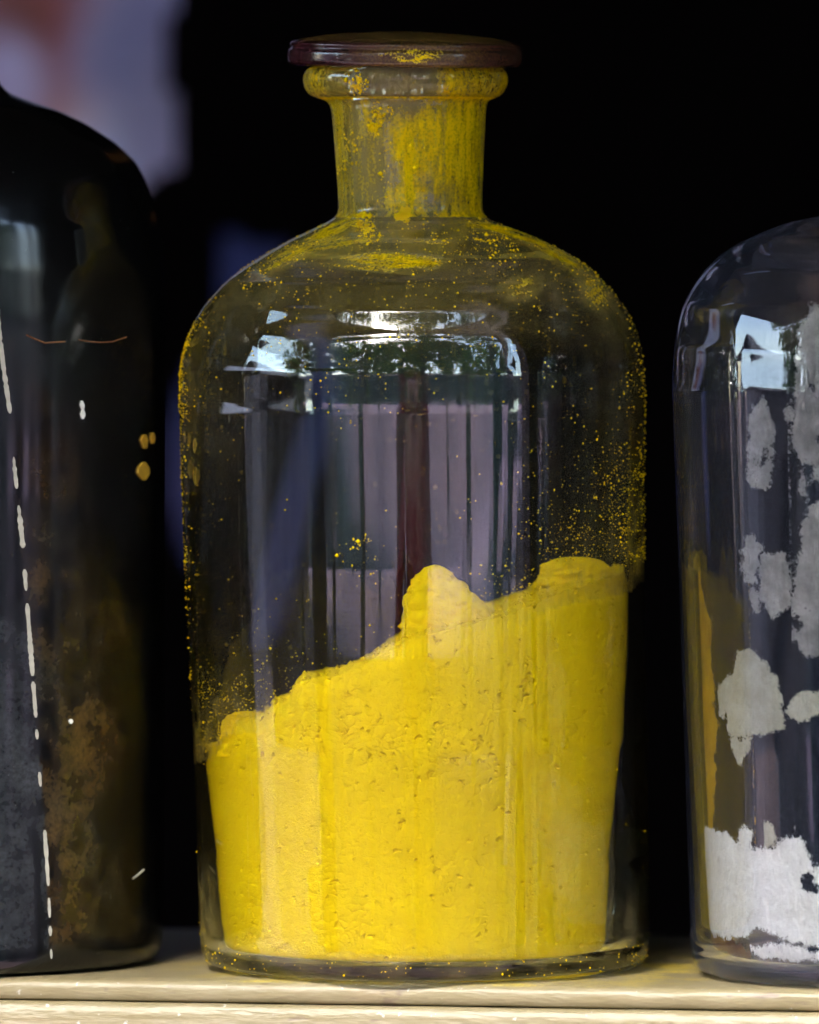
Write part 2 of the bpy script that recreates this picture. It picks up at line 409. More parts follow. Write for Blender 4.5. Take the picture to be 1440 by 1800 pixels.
def cloth(name, outline, y, fold, m, seed, step=.004):
    """closed sheet with folds cut to an outline given in (x, z)"""
    P = np.array(outline); x0, z0 = P.min(0)-.001; x1, z1 = P.max(0)+.001
    nx, nz = int((x1-x0)/step)+1, int((z1-z0)/step)+1
    gx, gz = np.meshgrid(np.linspace(x0, x1, nx), np.linspace(z0, z1, nz))
    yy = fold*np.sin(gx*55+3*perlin(gx*6, gz*3, seed))*.6+fold*fbm(gx*9, gz*5, seed, 3)
    ins = in_poly(gx, gz, outline)
    q = grid_quads(nz, nx, False); keep = ins.ravel()[q].all(1); q = q[keep]
    v = np.stack([gx, yy, gz], -1).reshape(-1, 3)
    us, inv = np.unique(q, return_inverse=True); q = inv.reshape(-1, 4); v = v[us]
    o = link(name, mesh_np(name, v, q), m); o.location = (0, y, 0)
    md = o.modifiers.new('thick', 'SOLIDIFY'); md.thickness = .002; md.offset = 1
    return o
YB = .95; KB = (D+YB)/D
def bx(px): return (px-720)*S*KB-3*S
def bz(py): return CAM_H-(py-450)*S*KB
main = [(bx(a), bz(b_)) for a, b_ in ((-260, -700), (318, -700), (312, 0), (308, 60), (305, 130), (316, 190), (325, 250), (312, 300), (262, 335), (180, 380), (60, 400), (-100, 420), (-260, 430))]
mc = cloth_mat('pale_cloth', (.52, .66, .95), [(bx(75), bz(125), .028, (.42, .27, .27)), (bx(70), bz(-10), .035, (.30, .10, .10)),
     (bx(10), bz(20), .03, (.16, .08, .08)), (bx(285), bz(90), .030, (.20, .24, .46)), (bx(300), bz(200), .022, (.26, .30, .5)), (bx(20), bz(110), .018, (.36, .38, .62)), (bx(300), bz(300), .02, (.26, .3, .52))])
o = cloth('hanging_cloth', main, YB, .008, mc, 3.0)
tag(o, 'pale lavender cloth with pink patches, blurred at upper left behind the dark jar', 'cloth')
YB = 1.05; KB = (D+YB)/D
nav = [(bx(a), bz(b_)) for a, b_ in ((395, 395), (440, 408), (520, 430), (490, 560), (462, 760), (455, 1010), (330, 1010), (284, 862), (284, 745), (330, 640), (385, 520), (376, 470))]
nc = cloth_mat('navy_cloth', (.03, .045, .14), [(bx(330), bz(820), .03, (.05, .06, .16))])
o = cloth('hanging_cloth', nav, YB, .008, nc, 8.0)
tag(o, 'dim navy blue cloth hanging blurred behind the left shoulder of the yellow jar', 'cloth')

# ------------------------------------------------------------------ shelf
YAW = math.radians(-11)          # the shelf's right end comes towards the camera
shelf = empty('wooden_shelf', (X(723), -0.0535, 0), YAW)
tag(shelf, 'cream painted wooden shelf edge carrying the three jars', 'shelf')
def wood_mat():
    m, nt, out = mat('cream_painted_wood'); t = NT(nt)
    tc = t.n('ShaderNodeTexCoord').outputs['Object']; st = t.scalev(tc, (.12, 1, 1))
    n1 = t.noise(st, 260, 6, .6); n2 = t.noise(tc, 45, 5, .6); n3 = t.noise(t.scalev(tc, (.35, 1, 1)), 170, 3, .7)
    c = t.mixc(t.mapr(n2, .3, .7), (.215, .172, .085, 1), (.25, .205, .115, 1))
    c = t.mixc(t.mapr(n1, .55, .75, 0, .4), c, (.30, .20, .12, 1))
    c = t.mixc(t.mapr(n3, .63, .69, 0, .75), c, (.16, .11, .075, 1))
    c = t.mixc(t.mapr(t.noise(tc, 420, 3), .68, .74, 0, .8), c, (.5, .47, .42, 1))
    # yellow pigment spilled on the boards
    sp = t.mapr(t.math('ADD', t.noise(tc, 60, 4), t.math('MULTIPLY', t.noise(tc, 900, 3), .5)), .70, .98, 0, .8)
    dst = t.n('ShaderNodeVectorMath', operation='DISTANCE', i={0: t.scalev(tc, (1, 1, 0)), 1: (.004, .056, 0)}).outputs['Value']
    zz = t.n('ShaderNodeSeparateXYZ', i={0: tc}).outputs[2]
    sp = t.math('MULTIPLY', t.math('MULTIPLY', sp, t.mapr(zz, -.0006, -.0002)), t.mapr(dst, .060, .085, 1, 0))          # pigment spilled round the jar's foot
    c = t.mixc(sp, c, (.62, .46, .02, 1))
    b_ = t.n('ShaderNodeBump', i={'Height': t.math('ADD', n1, t.math('MULTIPLY', n3, -1.2)), 'Strength': .7, 'Distance': .0007})
    p = t.n('ShaderNodeBsdfPrincipled', i={'Base Color': c, 'Roughness': .42, 'Specular IOR Level': .5, 'Normal': b_.outputs[0]})
    nt.links.new(p.outputs[0], out.inputs[0]); return m
M['wood'] = wood_mat()
def strip(name, prof, L, m, parent, wob=.0004, seed=0):
    """long board: a cross-section (y, z) swept along x with a slightly uneven edge"""
    P = np.array(prof); n = 260; xs = np.linspace(-L, L, n)
    k = len(P); v = np.zeros((n, k, 3)); v[..., 0] = xs[:, None]
    front = (P[:, 0] < .02)
    v[..., 1] = P[None, :, 0]+wob*fbm(xs[:, None]*60+seed, P[None, :, 1]*300, 1.0+seed, 4)*front[None]
    v[..., 2] = P[None, :, 1]+.5*wob*fbm(xs[:, None]*45, P[None, :, 1]*400, 5.0+seed, 4)*(front[None] & (P[None, :, 1] < -.0001))
    q = grid_quads(n, k, True)
    me = mesh_np(name, v.reshape(-1, 3), q[:, ::-1]); o = link(name, me, m, parent); return o
strip('board', [(.185, 0), (.10, 0), (.04, 0), (.012, 0), (.003, -.0001), (.0012, -.0005), (.0003, -.0012), (0, -.0022), (0, -.0040), (.0006, -.0052), (.0014, -.0056), (.02, -.0057), (.10, -.0057), (.185, -.0057)], .7, M['wood'], shelf)
strip('front_rail', [(.030, -.0059), (.012, -.0059), (.0012, -.0059), (-.0004, -.0061), (-.0014, -.0069), (-.0018, -.0090), (-.0018, -.03), (-.0018, -.055), (.030, -.055)], .7, M['wood'], shelf, .0003, 9)

# ------------------------------------------------------------------ middle jar
PYI = lambda ys, vs: (np.array(ys, float), np.array(vs, float))
# silhouette of the body in photograph pixels: row, left, right
sil = np.array([(372, 596, 847), (380, 592, 852), (388, 580, 866), (401, 553, 900), (422, 508, 954), (446, 466, 1001), (468, 432, 1033), (488, 405, 1056), (510, 383, 1077), (538, 359, 1098), (565, 342, 1113), (595, 329, 1125), (625, 320, 1131), (655, 316, 1134), (700, 315, 1135), (800, 318, 1134), (1000, 325, 1134), (1300, 340, 1138), (1500, 347, 1141), (1640, 352, 1142), (1672, 355, 1140), (1688, 362, 1134), (1697, 375, 1122), (1701, 395, 1104), (1702, 425, 1075)], float)
def sil_profile(s):
    return np.stack([(s[:, 2]-s[:, 1])/2*S, Z(s[:, 0]), X((s[:, 1]+s[:, 2])/2)], 1)
body = sil_profile(sil)[::-1]                                      # base upward
cx_base, cx_neck = body[0, 2], body[-1, 2]
neckp = np.array([(136, 180, 719), (134, 200, 719), (127, 340, 721), (126, 362, 721)], float)
def P_(r, py, cx): return (r*S, Z(py), X(cx))
outer = [(0.001, Z(1698), cx_base), (.040, Z(1699), cx_base), (.0505, Z(1701.5), cx_base)]+[tuple(p) for p in body]
outer += [P_(126, 358, 721), P_(127, 330, 721), P_(134, 210, 719), P_(137, 182, 718), P_(143, 175, 716), P_(160, 172, 714), P_(172, 165, 713), P_(179, 152, 713), P_(181, 138, 713), P_(178, 126, 713), P_(171, 119, 713), P_(158, 116, 713), P_(140, 115.5, 714), P_(126, 117, 714), P_(119, 123, 715)]
outer = resample(outer, .0006); outer = smooth_profile(outer, 6)
inner_px = [(117, 130, 715), (113, 200, 719), (108, 330, 721), (107, 380, 722), (116, 398, 724), (150, 412, 726), (210, 436, 727), (270, 466, 727), (316, 502, 727), (348, 545, 727), (368, 595, 727), (380, 650, 727), (383, 720, 727), (382, 990, 726), (380, 1150, 727), (374, 1300, 728), (351, 1500, 731), (342, 1620, 733), (340, 1645, 734), (337, 1661, 734), (328, 1669, 735), (300, 1672, 736), (200, 1674, 736), (100, 1673, 736), (5, 1672, 736)]
inner = smooth_profile(resample([P_(*p) for p in inner_px], .0007), 2)
prof = np.concatenate([outer, inner]); NO = len(outer)
def inner_r(z):
    i = inner[inner[:, 0] > .02]; i = i[i[:, 1] < Z(500)]; order = np.argsort(i[:, 1])
    return np.interp(z, i[order, 1], i[order, 0]), np.interp(z, i[order, 1], i[order, 2])
SEG = 480
jm, jv = lathe('glass_body', prof, SEG, .004, 2.0)
px = 723+jv[:, 0]/S; py = 1702-jv[:, 2]/S; front = (jv[:, 1] < 0)
isout = np.zeros(len(jv), bool); isout[:NO*SEG] = True
# powder outline against the glass, photograph pixels
hs_pts = np.array([(340, 1310), (357, 1300), (375, 1290), (393, 1278), (402, 1258), (412, 1241), (466, 1233), (482, 1222), (489, 1206), (518, 1198), (529, 1170), (545, 1162), (600, 1155), (650, 1130), (690, 1108), (740, 1085), (850, 1062), (900, 1046), (938, 1033), (952, 1022), (1000, 1010), (1050, 1003), (1072, 999), (1086, 997), (1100, 985), (1110, 980)], float)
hs = lambda p: np.interp(p, hs_pts[:, 0], hs_pts[:, 1])
N3 = lambda f, s=0., o=4: fbm(jv[:, 0]*f+s, jv[:, 1]*f, jv[:, 2]*f, o)
film = np.full(len(jv), .004); patch = np.zeros(len(jv))
n30 = N3(60); n120 = N3(160, 5.)
sh_m = sstep(372, 392, py)*(1-sstep(500, 640, py))
film += isout*sh_m*(.07+.14*np.clip(n30+.3, 0, 1))
film += isout*(sstep(470, 330, px)*.07+sstep(1000, 1130, px)*.07)*sstep(400, 470, py)*(1-sstep(720, 900, py))*np.clip(.7+n120, 0, 1.4)
above = hs(px)-py
film += (~isout)*front*np.exp(-np.clip(above, 0, 900)/70)*(above > -40)*(sstep(520, 380, px)*.38+sstep(860, 1050, px)*.25+.03)*np.clip(.6+n120, 0, 1.5)
film += (~isout)*front*sstep(930, 1100, px)*.10*sstep(650, 950, py)*(py < 1010)
film += isout*sstep(1600, 1690, py)*.10*np.clip(.5+1.6*n120, 0, 2)
film += isout*front*sstep(395, 350, px)*sstep(1480, 1600, py)*.35*np.clip(n120+.35, 0, 1)
# finger smears and prints on the shoulder: centre, half axes, angle, strength
for (cx, cy, a, b_, ang, st, ridge) in ((695, 458, 112, 17, 3, .62, 5), (590, 402, 62, 15, -24, .55, 5), (600, 428, 120, 16, -8, .30, 6), (500, 455, 70, 22, -28, .28, 6), (914, 503, 46, 27, -12, .30, 4),
                                  (1043, 514, 30, 48, -38, .30, 4), (905, 412, 80, 11, 17, .50, 5), (985, 452, 62, 15, 27, .45, 5), (850, 398, 60, 8, 6, .4, 6), (760, 425, 60, 7, 2, .25, 5), (630, 470, 120, 5, 6, .3, 5)):
    ca, sa = math.cos(math.radians(ang)), math.sin(math.radians(ang))
    dx, dy = px-cx, py-cy; uu = (dx*ca+dy*sa)/a; vv = (-dx*sa+dy*ca)/b_
    wv = .25*n120+.18*n30
    rr = np.sqrt(uu**2+vv**2)+wv
    lines = np.clip(.85+.15*np.sin(vv*b_/ridge*6.28*.5+3*n30+uu*1.2)+.35*n120, .2, 1.3)
    stk = fbm(uu*a*.012+cx, vv*b_*.16, cy*.1, 4, .6)
    film += isout*front*st*1.35*(1-sstep(.3, 1.15, rr+.35*stk))*lines*np.clip(.9+1.1*stk, .15, 1.5)
# neck and lip
nk = isout & (py < 383) & (py > 172); lipm = isout & (py <= 176)
vst = fbm(jv[:, 0]*420, jv[:, 1]*420, jv[:, 2]*60, 4)
film += nk*(.25+.28*np.clip(vst+.35, 0, 1)+front*.42*sstep(690, 830, px)*np.clip(.75+vst, 0, 1.3)+.18*sstep(620, 590, px))
patch += nk*(.12+.12*sstep(700, 790, px)+.14*vst)
for (cx, cy, a, b_, st) in ((706, 245, 34, 42, .45), (722, 305, 26, 80, .55), (752, 250, 22, 70, .5), (800, 260, 40, 90, .2), (640, 190, 10, 60, .25), (700, 350, 30, 30, .4)):
    film += nk*front*st*(1-sstep(.15, 1.25, np.hypot((px-cx)/a, (py-cy)/b_)+.5*vst+.25*n120))
film += lipm*(.20+.22*sstep(800, 700, px)*0+.3*sstep(740, 800, px)+.25*sstep(600, 545, px)+.25*np.clip(n120+.2, 0, 1))
patch += lipm*(.12+.5*sstep(124, 117, py)+.15*n120)
for (cx, cy, r_, st) in ((628, 150, 26, .42), (640, 388, 26, .5), (655, 415, 22, .42), (708, 380, 26, .6), (660, 215, 24, .42), (655, 235, 14, .3), (735, 225, 12, .3),
                       (690, 345, 28, .1), (625, 345, 14, .3), (900, 440, 26, .2), (885, 395, 25, .3), (790, 150, 40, .25), (550, 135, 26, .35), (880, 130, 30, .3)):
    d2 = np.hypot(px-cx, py-cy); patch += isout*front*st*(1-sstep(.35*r_, r_*1.15, d2))
film += (isout & ~front)*np.clip(n30+.1, 0, 1)*.02
fattr(jm, 'film', np.clip(film, 0, .95)); fattr(jm, 'patch', np.clip(patch, 0, 1))
jar = empty('pigment_jar', (0, 0, 0))
tag(jar, 'clear glass stoppered jar half filled with bright yellow powder, middle of the shelf', 'jar')
M['glass'] = dusty_glass('dusty_clear_glass')
glass_o = link('glass_body', jm, M['glass'], jar)

# specks of pigment stuck to the glass
M['yellow'] = powder_mat('yellow_powder', YEL[:3], 1900, .8, (.85, .565, .002))
def specks(name, pts, sizes, m, parent):
    octv = np.array([(1, 0, 0), (-1, 0, 0), (0, 1, 0), (0, -1, 0), (0, 0, 1), (0, 0, -1)], float)
    octf = np.array([(0, 2, 4), (2, 1, 4), (1, 3, 4), (3, 0, 4), (2, 0, 5), (1, 2, 5), (3, 1, 5), (0, 3, 5)])
    n = len(pts); jit = .6+.8*rng.random((n, 6, 1)); ax = .7+.6*rng.random((n, 1, 3))
    v = pts[:, None, :]+octv[None]*jit*ax*sizes[:, None, None]
    f = octf[None]+(np.arange(n)*6)[:, None, None]
    o = link(name, mesh_np(name, v.reshape(-1, 3), None, f.reshape(-1, 3)), m, parent); o['kind'] = 'stuff'; return o
ob_o = outer[(outer[:, 0] > .015)]; 
def outer_at(z):
    b_ = body[np.argsort(body[:, 1])]; return np.interp(z, b_[:, 1], b_[:, 0]), np.interp(z, b_[:, 1], b_[:, 2])
NS = 110000
th = rng.uniform(-math.pi, math.pi, NS); zc = rng.uniform(Z(1690), Z(392), NS)
# more samples across the steep shoulder
ro, co = outer_at(zc); xs = co+ro*np.sin(th); pxs = 723+xs/S; pys = 1702-zc/S; fr = np.cos(th) > 0
clump = np.clip(.55+1.2*fbm(xs*70, ro*np.cos(th)*70, zc*70, 3), .05, 2)
dens = .012+.45*(1-sstep(430, 560, pys))+.10*(1-sstep(560, 800, pys))
dens = dens+.5*sstep(380, 318, pxs)*(1-sstep(640, 760, pys))+.25*sstep(345, 325, pxs)
dens = dens+fr*(.20*sstep(900, 1080, pxs)*sstep(620, 900, pys)+.3*sstep(1060, 1125, pxs)*sstep(600, 700, pys))*(pys < 1010)
dens = dens+.25*sstep(1620, 1690, pys)
keep = rng.random(NS) < dens*clump*np.clip(ro/.06, .2, 1)*.95
keep &= ~((pys > hs(pxs)+5) & fr & (pys < 1640) & (pxs > 365) & (rng.random(NS) < .96))
sz = np.exp(rng.normal(math.log(.00012), .5, NS)); sz = np.clip(sz, .00006, .00030)
off = ro+sz*.3
pts = np.stack([co+off*np.sin(th), -off*np.cos(th), zc], 1)
specks('pigment_specks', pts[keep], sz[keep], M['yellow'], jar)
# splashed grains on the inside wall just above the powder
NS = 40000
th = rng.uniform(-1.55, 1.55, NS); zc = rng.uniform(Z(1310), Z(700), NS); ri, ci = inner_r(zc)
xs = ci+ri*np.sin(th); pxs = 723+xs/S; pys = 1702-zc/S; ab = hs(pxs)-pys
dens = (ab > -12)*(np.exp(-np.clip(ab, 0, 1e3)/55)*(sstep(560, 420, pxs)*1.0+.10)+np.exp(-np.clip(ab, 0, 1e3)/110)*sstep(840, 960, pxs)*.75+.012)
dens *= np.clip(.5+1.3*fbm(xs*90, zc*90, 4.4+0*xs, 3), .03, 2)
keep = rng.random(NS) < dens*1.0
sz = np.clip(np.exp(rng.normal(math.log(.00013), .45, NS)), .00006, .0004); off = ri-.00012
pts = np.stack([ci+off*np.sin(th), -off*np.cos(th), zc], 1)
specks('pigment_specks', pts[keep], sz[keep], M['yellow'], jar)
# clotted crumbs on neck and lip
cl = []; cs = []
for (cx, cy, r_, n_) in ((628, 148, 22, 50), (640, 392, 20, 60), (652, 412, 20, 60), (658, 215, 18, 50), (658, 232, 12, 40), (665, 190, 10, 20), (683, 200, 10, 20), (720, 300, 60, 60), (620, 250, 20, 25), (720, 395, 90, 90), (860, 395, 40, 70), (885, 440, 30, 40), (600, 280, 30, 30), (590, 300, 8, 25), (630, 970, 40, 20), (640, 940, 18, 14)):
    for k in range(n_):
        a = random.uniform(0, 6.28); q = r_*math.sqrt(random.random()); x_ = cx+q*math.cos(a); y_ = cy+q*math.sin(a)
        z_ = Z(y_); j = np.argmin(np.abs(ob_o[:, 1]-z_)+(0 if y_ < 383 else 0)); r0, c0 = ob_o[j, 0], ob_o[j, 2]
        if y_ > 383: r0, c0 = (float(t_) for t_ in outer_at(np.array(z_)))
        sn = (X(x_)-c0)/r0
        if abs(sn) > .995: continue
        s_ = min(.0006, math.exp(random.gauss(math.log(.00022), .5)))
        cl.append((c0+(r0+.3*s_)*sn, -(r0+.3*s_)*math.sqrt(1-sn*sn), z_)); cs.append(s_)
specks('pigment_crumbs', np.array(cl), np.array(cs), M['yellow'], jar)

# ---- yellow powder filling
cols_f = np.linspace(-1.75, 1.75, 820); cols_b = np.linspace(1.75, 2*math.pi-1.75, 92)[1:-1]
TH = np.concatenate([cols_f, cols_b]); NC = len(TH); NW = 430
def top_h(x, y):
    p = 723+x/S
    h = hs(p)+13+6*sstep(-.03, -.05, y)+sstep(760, 640, p)*(14+26*(y/.1))+45*sstep(.028, .05, y)
    h = h+8*fbm(x*130, y*130, 2.2, 5, .62)-9*np.abs(fbm(x*330, y*330, 7.2, 4, .6))
    return Z(h)
z0 = Z(1669)
rw, cw = inner_r(np.full(NC, Z(1150))); xw = cw+rw*np.sin(TH); yw = -rw*np.cos(TH)
ztop = top_h(xw, yw)
t = np.linspace(0, 1, NW)[:, None]; zw = z0+(ztop[None]-z0)*t
rr, cc = inner_r(zw); sarc = rr*TH[None]
# clods, cracks and pits pressed against the glass
f1, f2 = worley2(sarc*400+1.5*perlin(sarc*190, zw*190, 0), zw*430+1.5*perlin(sarc*190, zw*190, 9.))
g1, g2 = worley2(sarc*150+1.3*perlin(sarc*90, zw*90, 3), zw*150+1.3*perlin(sarc*90, zw*90, 6.), 5)
lowleft = np.clip(sstep(.03, -.045, sarc)*.8+sstep(.09, .02, zw)*.4, 0, 1)
cm = np.clip(fbm(sarc*38, zw*38, 1.7, 4)*2.6-.12+.5*lowleft, 0, 1)
crack = (1-sstep(.0, .085, f2-f1))*cm*.8+(1-sstep(.0, .045, np.abs(fbm(sarc*170, zw*210, 12.7, 4))))*np.clip(fbm(sarc*75, zw*75, 8.7, 3)*3.4-.75, 0, 1)*1.2
pit = sstep(.46, .58, fbm(sarc*420, zw*420, 4.4, 4)+.16*cm)
brk = np.clip(fbm(sarc*260, zw*260, 31., 3)*3.2+.4, 0, 1)
disp = .00058*np.clip(crack, 0, 1)*brk+.0008*pit+.00012*np.clip(fbm(sarc*700, zw*700, 1.1, 3)+.3, 0, 1)
disp += .00014*np.clip(f1*1.4-.2, 0, 1)*np.clip(cm+.2, 0, 1)+.00018*np.clip(fbm(sarc*60, zw*60, 21., 3)+.4, 0, 1)
disp += .0012*sstep(.93, 1.0, t)                                   # crumbling upper edge
rp = rr-.00025-disp
wall = np.stack([cc+rp*np.sin(TH[None]), -rp*np.cos(TH[None]), zw], -1).reshape(-1, 3)
NR = 110; kk = np.linspace(1, 0, NR)[1:-1]
xr = (cw+0*TH)[None]*(1)+kk[:, None]*(rp[-1]*np.sin(TH))[None]; yr = -kk[:, None]*(rp[-1]*np.cos(TH))[None]
top = np.stack([xr, yr, top_h(xr, yr)], -1).reshape(-1, 3)
v = np.concatenate([wall, top, [(float(cw.mean()), 0, float(top_h(np.array(float(cw.mean())), np.array(0.))))], [(float(cc[0].mean()), 0, z0)]])
q = grid_quads(NW+len(kk), NC, True); j = np.arange(NC); k_ = (j+1) % NC; last = (NW+len(kk)-1)*NC
tri = np.concatenate([np.stack([last+j, last+k_, np.full(NC, len(v)-2)], 1), np.stack([k_, j, np.full(NC, len(v)-1)], 1)])
powder = link('powder', mesh_np('powder', v, q, tri), M['yellow'], jar); powder['label'] = 'bright yellow crumbly powder heaped higher on the right'
nc_ = 2600
cxp = rng.uniform(362, 1096, nc_); cyv = rng.uniform(-.052, .02, nc_); xx_ = X(cxp)
okc = np.hypot(xx_-float(cw.mean()), cyv) < (rw.mean()-.0012)
csz = np.clip(np.exp(rng.normal(math.log(.00028), .55, nc_)), .0001, .0010)
cp = np.stack([xx_, cyv, top_h(xx_, cyv)+csz*.2], 1)[okc]
specks('powder_crumbs', cp, csz[okc], M['yellow'], jar)
def clod(name, outline, ydepth, yc, parent, seed):
    """lump lofted from (row, left, right) in photograph pixels"""
    P = np.array(outline, float); n = 40; ys = np.linspace(P[0, 0], P[-1, 0], n); l = np.interp(ys, P[:, 0], P[:, 1]); r = np.interp(ys, P[:, 0], P[:, 2])
    kp = 1+0*ys; sg = 64; a = np.linspace(0, 2*math.pi, sg, endpoint=False)
    hw = (r-l)/2*S; cx = X((l+r)/2); dp = np.minimum(hw*ydepth, .011)
    x = cx[:, None]+hw[:, None]*np.sin(a)[None]; y = yc-dp[:, None]*np.cos(a)[None]; z = Z(ys)[:, None]+0*a[None]
    n_ = fbm(x*300+seed, y*300, z*300, 5, .72)*.0016-np.abs(fbm(x*110+seed, y*110, z*110, 3))*.0007
    x = x+n_*np.sin(a); y = y-n_*np.cos(a)
    v = np.concatenate([np.stack([x, y, z], -1).reshape(-1, 3), [(cx[0], yc, Z(ys[0])+.0002)]])
    tr = np.stack([np.full(sg, n*sg), np.arange(sg), (np.arange(sg)+1) % sg], 1)
    return link(name, mesh_np(name, v, grid_quads(n, sg, True)[:, ::-1], tr), M['yellow'], parent)
clod('clod', [(985, 757, 770), (989, 745, 781), (1002, 732, 798), (1020, 722, 818), (1042, 713, 840), (1060, 708, 858), (1085, 705, 880), (1115, 707, 900), (1150, 720, 900)], .55, -.034, powder, 1.)
clod('clod', [(977, 985, 1030), (981, 968, 1048), (990, 950, 1060), (1003, 944, 1072), (1020, 942, 1085), (1045, 944, 1090), (1080, 955, 1090)], .5, -.012, powder, 5.)
clod('clod', [(1242, 425, 455), (1248, 413, 466), (1264, 405, 476), (1290, 399, 482), (1320, 396, 480)], .55, -.026, powder, 9.)

# ---- stopper: domed disc with a ground plug
def stopper_mat():
    m, nt, out = mat('purple_brown_stopper'); t = NT(nt)
    tc = t.n('ShaderNodeTexCoord').outputs['Object']
    patch = t.n('ShaderNodeAttribute', attribute_name='patch').outputs['Fac']; film = t.n('ShaderNodeAttribute', attribute_name='film').outputs['Fac']
    n1 = t.noise(t.scalev(tc, (.4, .4, 1)), 420, 5, .6); n2 = t.noise(tc, 1500, 4, .6)
    c = t.mixc(t.mapr(n1, .35, .7), (.016, .004, .007, 1), (.042, .008, .016, 1))
    c = t.mixc(t.math('MULTIPLY', film, t.mapr(n2, .35, .65, .3, 1.4), True), c, (.30, .17, .03, 1))
    pp = t.math('ADD', patch, t.math('ADD', t.math('MULTIPLY', t.math('SUBTRACT', n1, .5), .8), t.math('MULTIPLY', t.math('SUBTRACT', n2, .5), .6)))
    pf = t.mapr(pp, .48, .6, 0, 1, True); c = t.mixc(pf, c, YEL)
    b_ = t.n('ShaderNodeBump', i={'Height': t.math('ADD', n1, pf), 'Strength': .35, 'Distance': .0005})
    p = t.n('ShaderNodeBsdfPrincipled', i={'Base Color': c, 'Roughness': t.mapr(pf, 0, 1, .15, .9), 'Specular IOR Level': t.mapr(pf, 0, 1, .5, .05), 'Normal': b_.outputs[0]})
    nt.links.new(p.outputs[0], out.inputs[0]); return m
stp = smooth_profile(resample([(.001, -.0006, 0), (.024, -.0006, 0), (.0290, -.0005, 0), (.0303, .0001, 0), (.0308, .0009, 0), (.0308, .0034, 0), (.0305, .0042, 0), (.0299, .0046, 0), (.0298, .0051, 0), (.0304, .0055, 0), (.0303, .0062, 0), (.0292, .0068, 0), (.0260, .0076, 0), (.0200, .0086, 0), (.010, .0094, 0), (.001, .0097, 0)], .00025), 2)
sm_, sv = lathe('stopper', stp, 400, .006, 7.)
sx, sz_, sy = sv[:, 0]/S, sv[:, 2]/S, sv[:, 1]
nn = fbm(sv[:, 0]*200, sv[:, 1]*200, sv[:, 2]*400, 4)
fpatch = .56*(1-sstep(.35, 1.3, np.hypot((sx-18)/78, (sz_-20)/22)+.3*nn))*(sy < 0)+.35*(1-sstep(.3, 1, np.hypot((sx-195)/14, (sz_-2)/6)))*(sy < 0)
ffilm = .75*sstep(42, 52, sz_)*(.6+.5*nn)+.08*sstep(-40, 60, sx)*(sy < 0)+.03+.35*(1-sstep(.3, 1.4, np.hypot((sx-20)/110, (sz_-20)/30)))*(sy < 0)
fattr(sm_, 'patch', np.clip(fpatch, 0, 1)); fattr(sm_, 'film', np.clip(ffilm, 0, 1))
stop = link('stopper', sm_, stopper_mat(), jar); stop.scale = (1, 1, .9); stop.location = (X(712), 0, Z(113.5)); stop.rotation_euler = (math.radians(2.0), math.radians(.7), 0)
stop['label'] = 'dark purple brown domed stopper disc smeared with yellow'
M['plug'] = powder_mat('ground_glass_plug', (.17, .15, .12), 900, .4, (.26, .18, .05))
pm, pv = lathe('ground_plug', smooth_profile(resample([(.001, 0, 0), (.0138, 0, 0), (.0148, .0008, 0), (.0158, .020, 0), (.0165, .0395, 0), (.0165, .0402, 0), (.001, .0403, 0)], .0005), 2), 128)
pl = link('ground_plug', pm, M['plug'], stop); pl.location = (X(721)-X(712), 0, -.0406)

# ------------------------------------------------------------------ left jar: nearly black glass, grimy, torn label edge
def dark_jar_mat():
    m, nt, out = mat('black_grimy_glass'); t = NT(nt)
    tc = t.n('ShaderNodeTexCoord').outputs['Object']
    c = t.n('ShaderNodeAttribute', attribute_name='residue').outputs['Color']
    n2 = t.noise(tc, 700, 5, .65); sp = t.mapr(t.noise(tc, 1100, 2, .5), .74, .78)
    c = t.mixc(t.mapr(n2, .35, .7, 0, .75), c, (.003, .003, .003, 1))
    c = t.mixc(t.math('MULTIPLY', sp, .25), c, (.3, .3, .26, 1))
    b_ = t.n('ShaderNodeBump', i={'Height': t.noise(t.scalev(tc, (1, 1, .35)), 40, 2, .4), 'Strength': .10, 'Distance': .0025})
    p = t.n('ShaderNodeBsdfPrincipled', i={'Base Color': c, 'Roughness': t.mapr(t.noise(tc, 60, 4), .35, .7, .10, .24), 'IOR': 1.5, 'Specular IOR Level': .5, 'Normal': b_.outputs[0]})
    nt.links.new(p.outputs[0], out.inputs[0]); return m
LJ = empty('dark_jar', (X(-150)*1.01, .0265, 0))
tag(LJ, 'nearly black grimy glass jar with a torn pale label edge, at the left', 'jar')
lsil = [(60, -10), (30, -6)]
KL = (D+.0265)/D
def LZ(py): return CAM_H-(py-450)*S*KL
LR = [(1, 1700), (380, 1700), (415, 1699), (428, 1692), (434, 1675), (436, 1640), (439, 1300), (441, 900), (441, 560), (438, 470), (431, 400), (420, 362), (405, 318), (388, 286), (352, 252), (300, 218), (250, 194), (200, 177), (165, 164), (150, 150), (143, 130), (140, 100), (142, -60), (150, -75), (172, -85), (178, -105), (172, -125), (150, -132), (120, -130)]
LZ0 = lambda py: (1702-py)*.0001503
lp = smooth_profile(resample([(r*S*KL, LZ0(y), 0) for r, y in LR]+[(108*S*KL, LZ0(-60), 0), (108*S*KL, LZ0(90), 0), (.001, LZ0(95), 0)], .0011), 2)
lm, lv = lathe('glass_body', lp, 520, .004, 5.)
lpx = -150+lv[:, 0]/(S*KL); lpy = 1702-lv[:, 2]/.0001503; lfr = lv[:, 1] < 0
a1 = fbm(lv[:, 0]*55, lv[:, 1]*55, lv[:, 2]*55, 5, .6); a2 = fbm(lv[:, 0]*120+3, lv[:, 1]*120, lv[:, 2]*120, 5, .6); a3 = fbm(lv[:, 0]*26, lv[:, 1]*26, lv[:, 2]*26+4, 4)
base = np.tile(np.array([.0035, .0034, .0036]), (len(lv), 1))
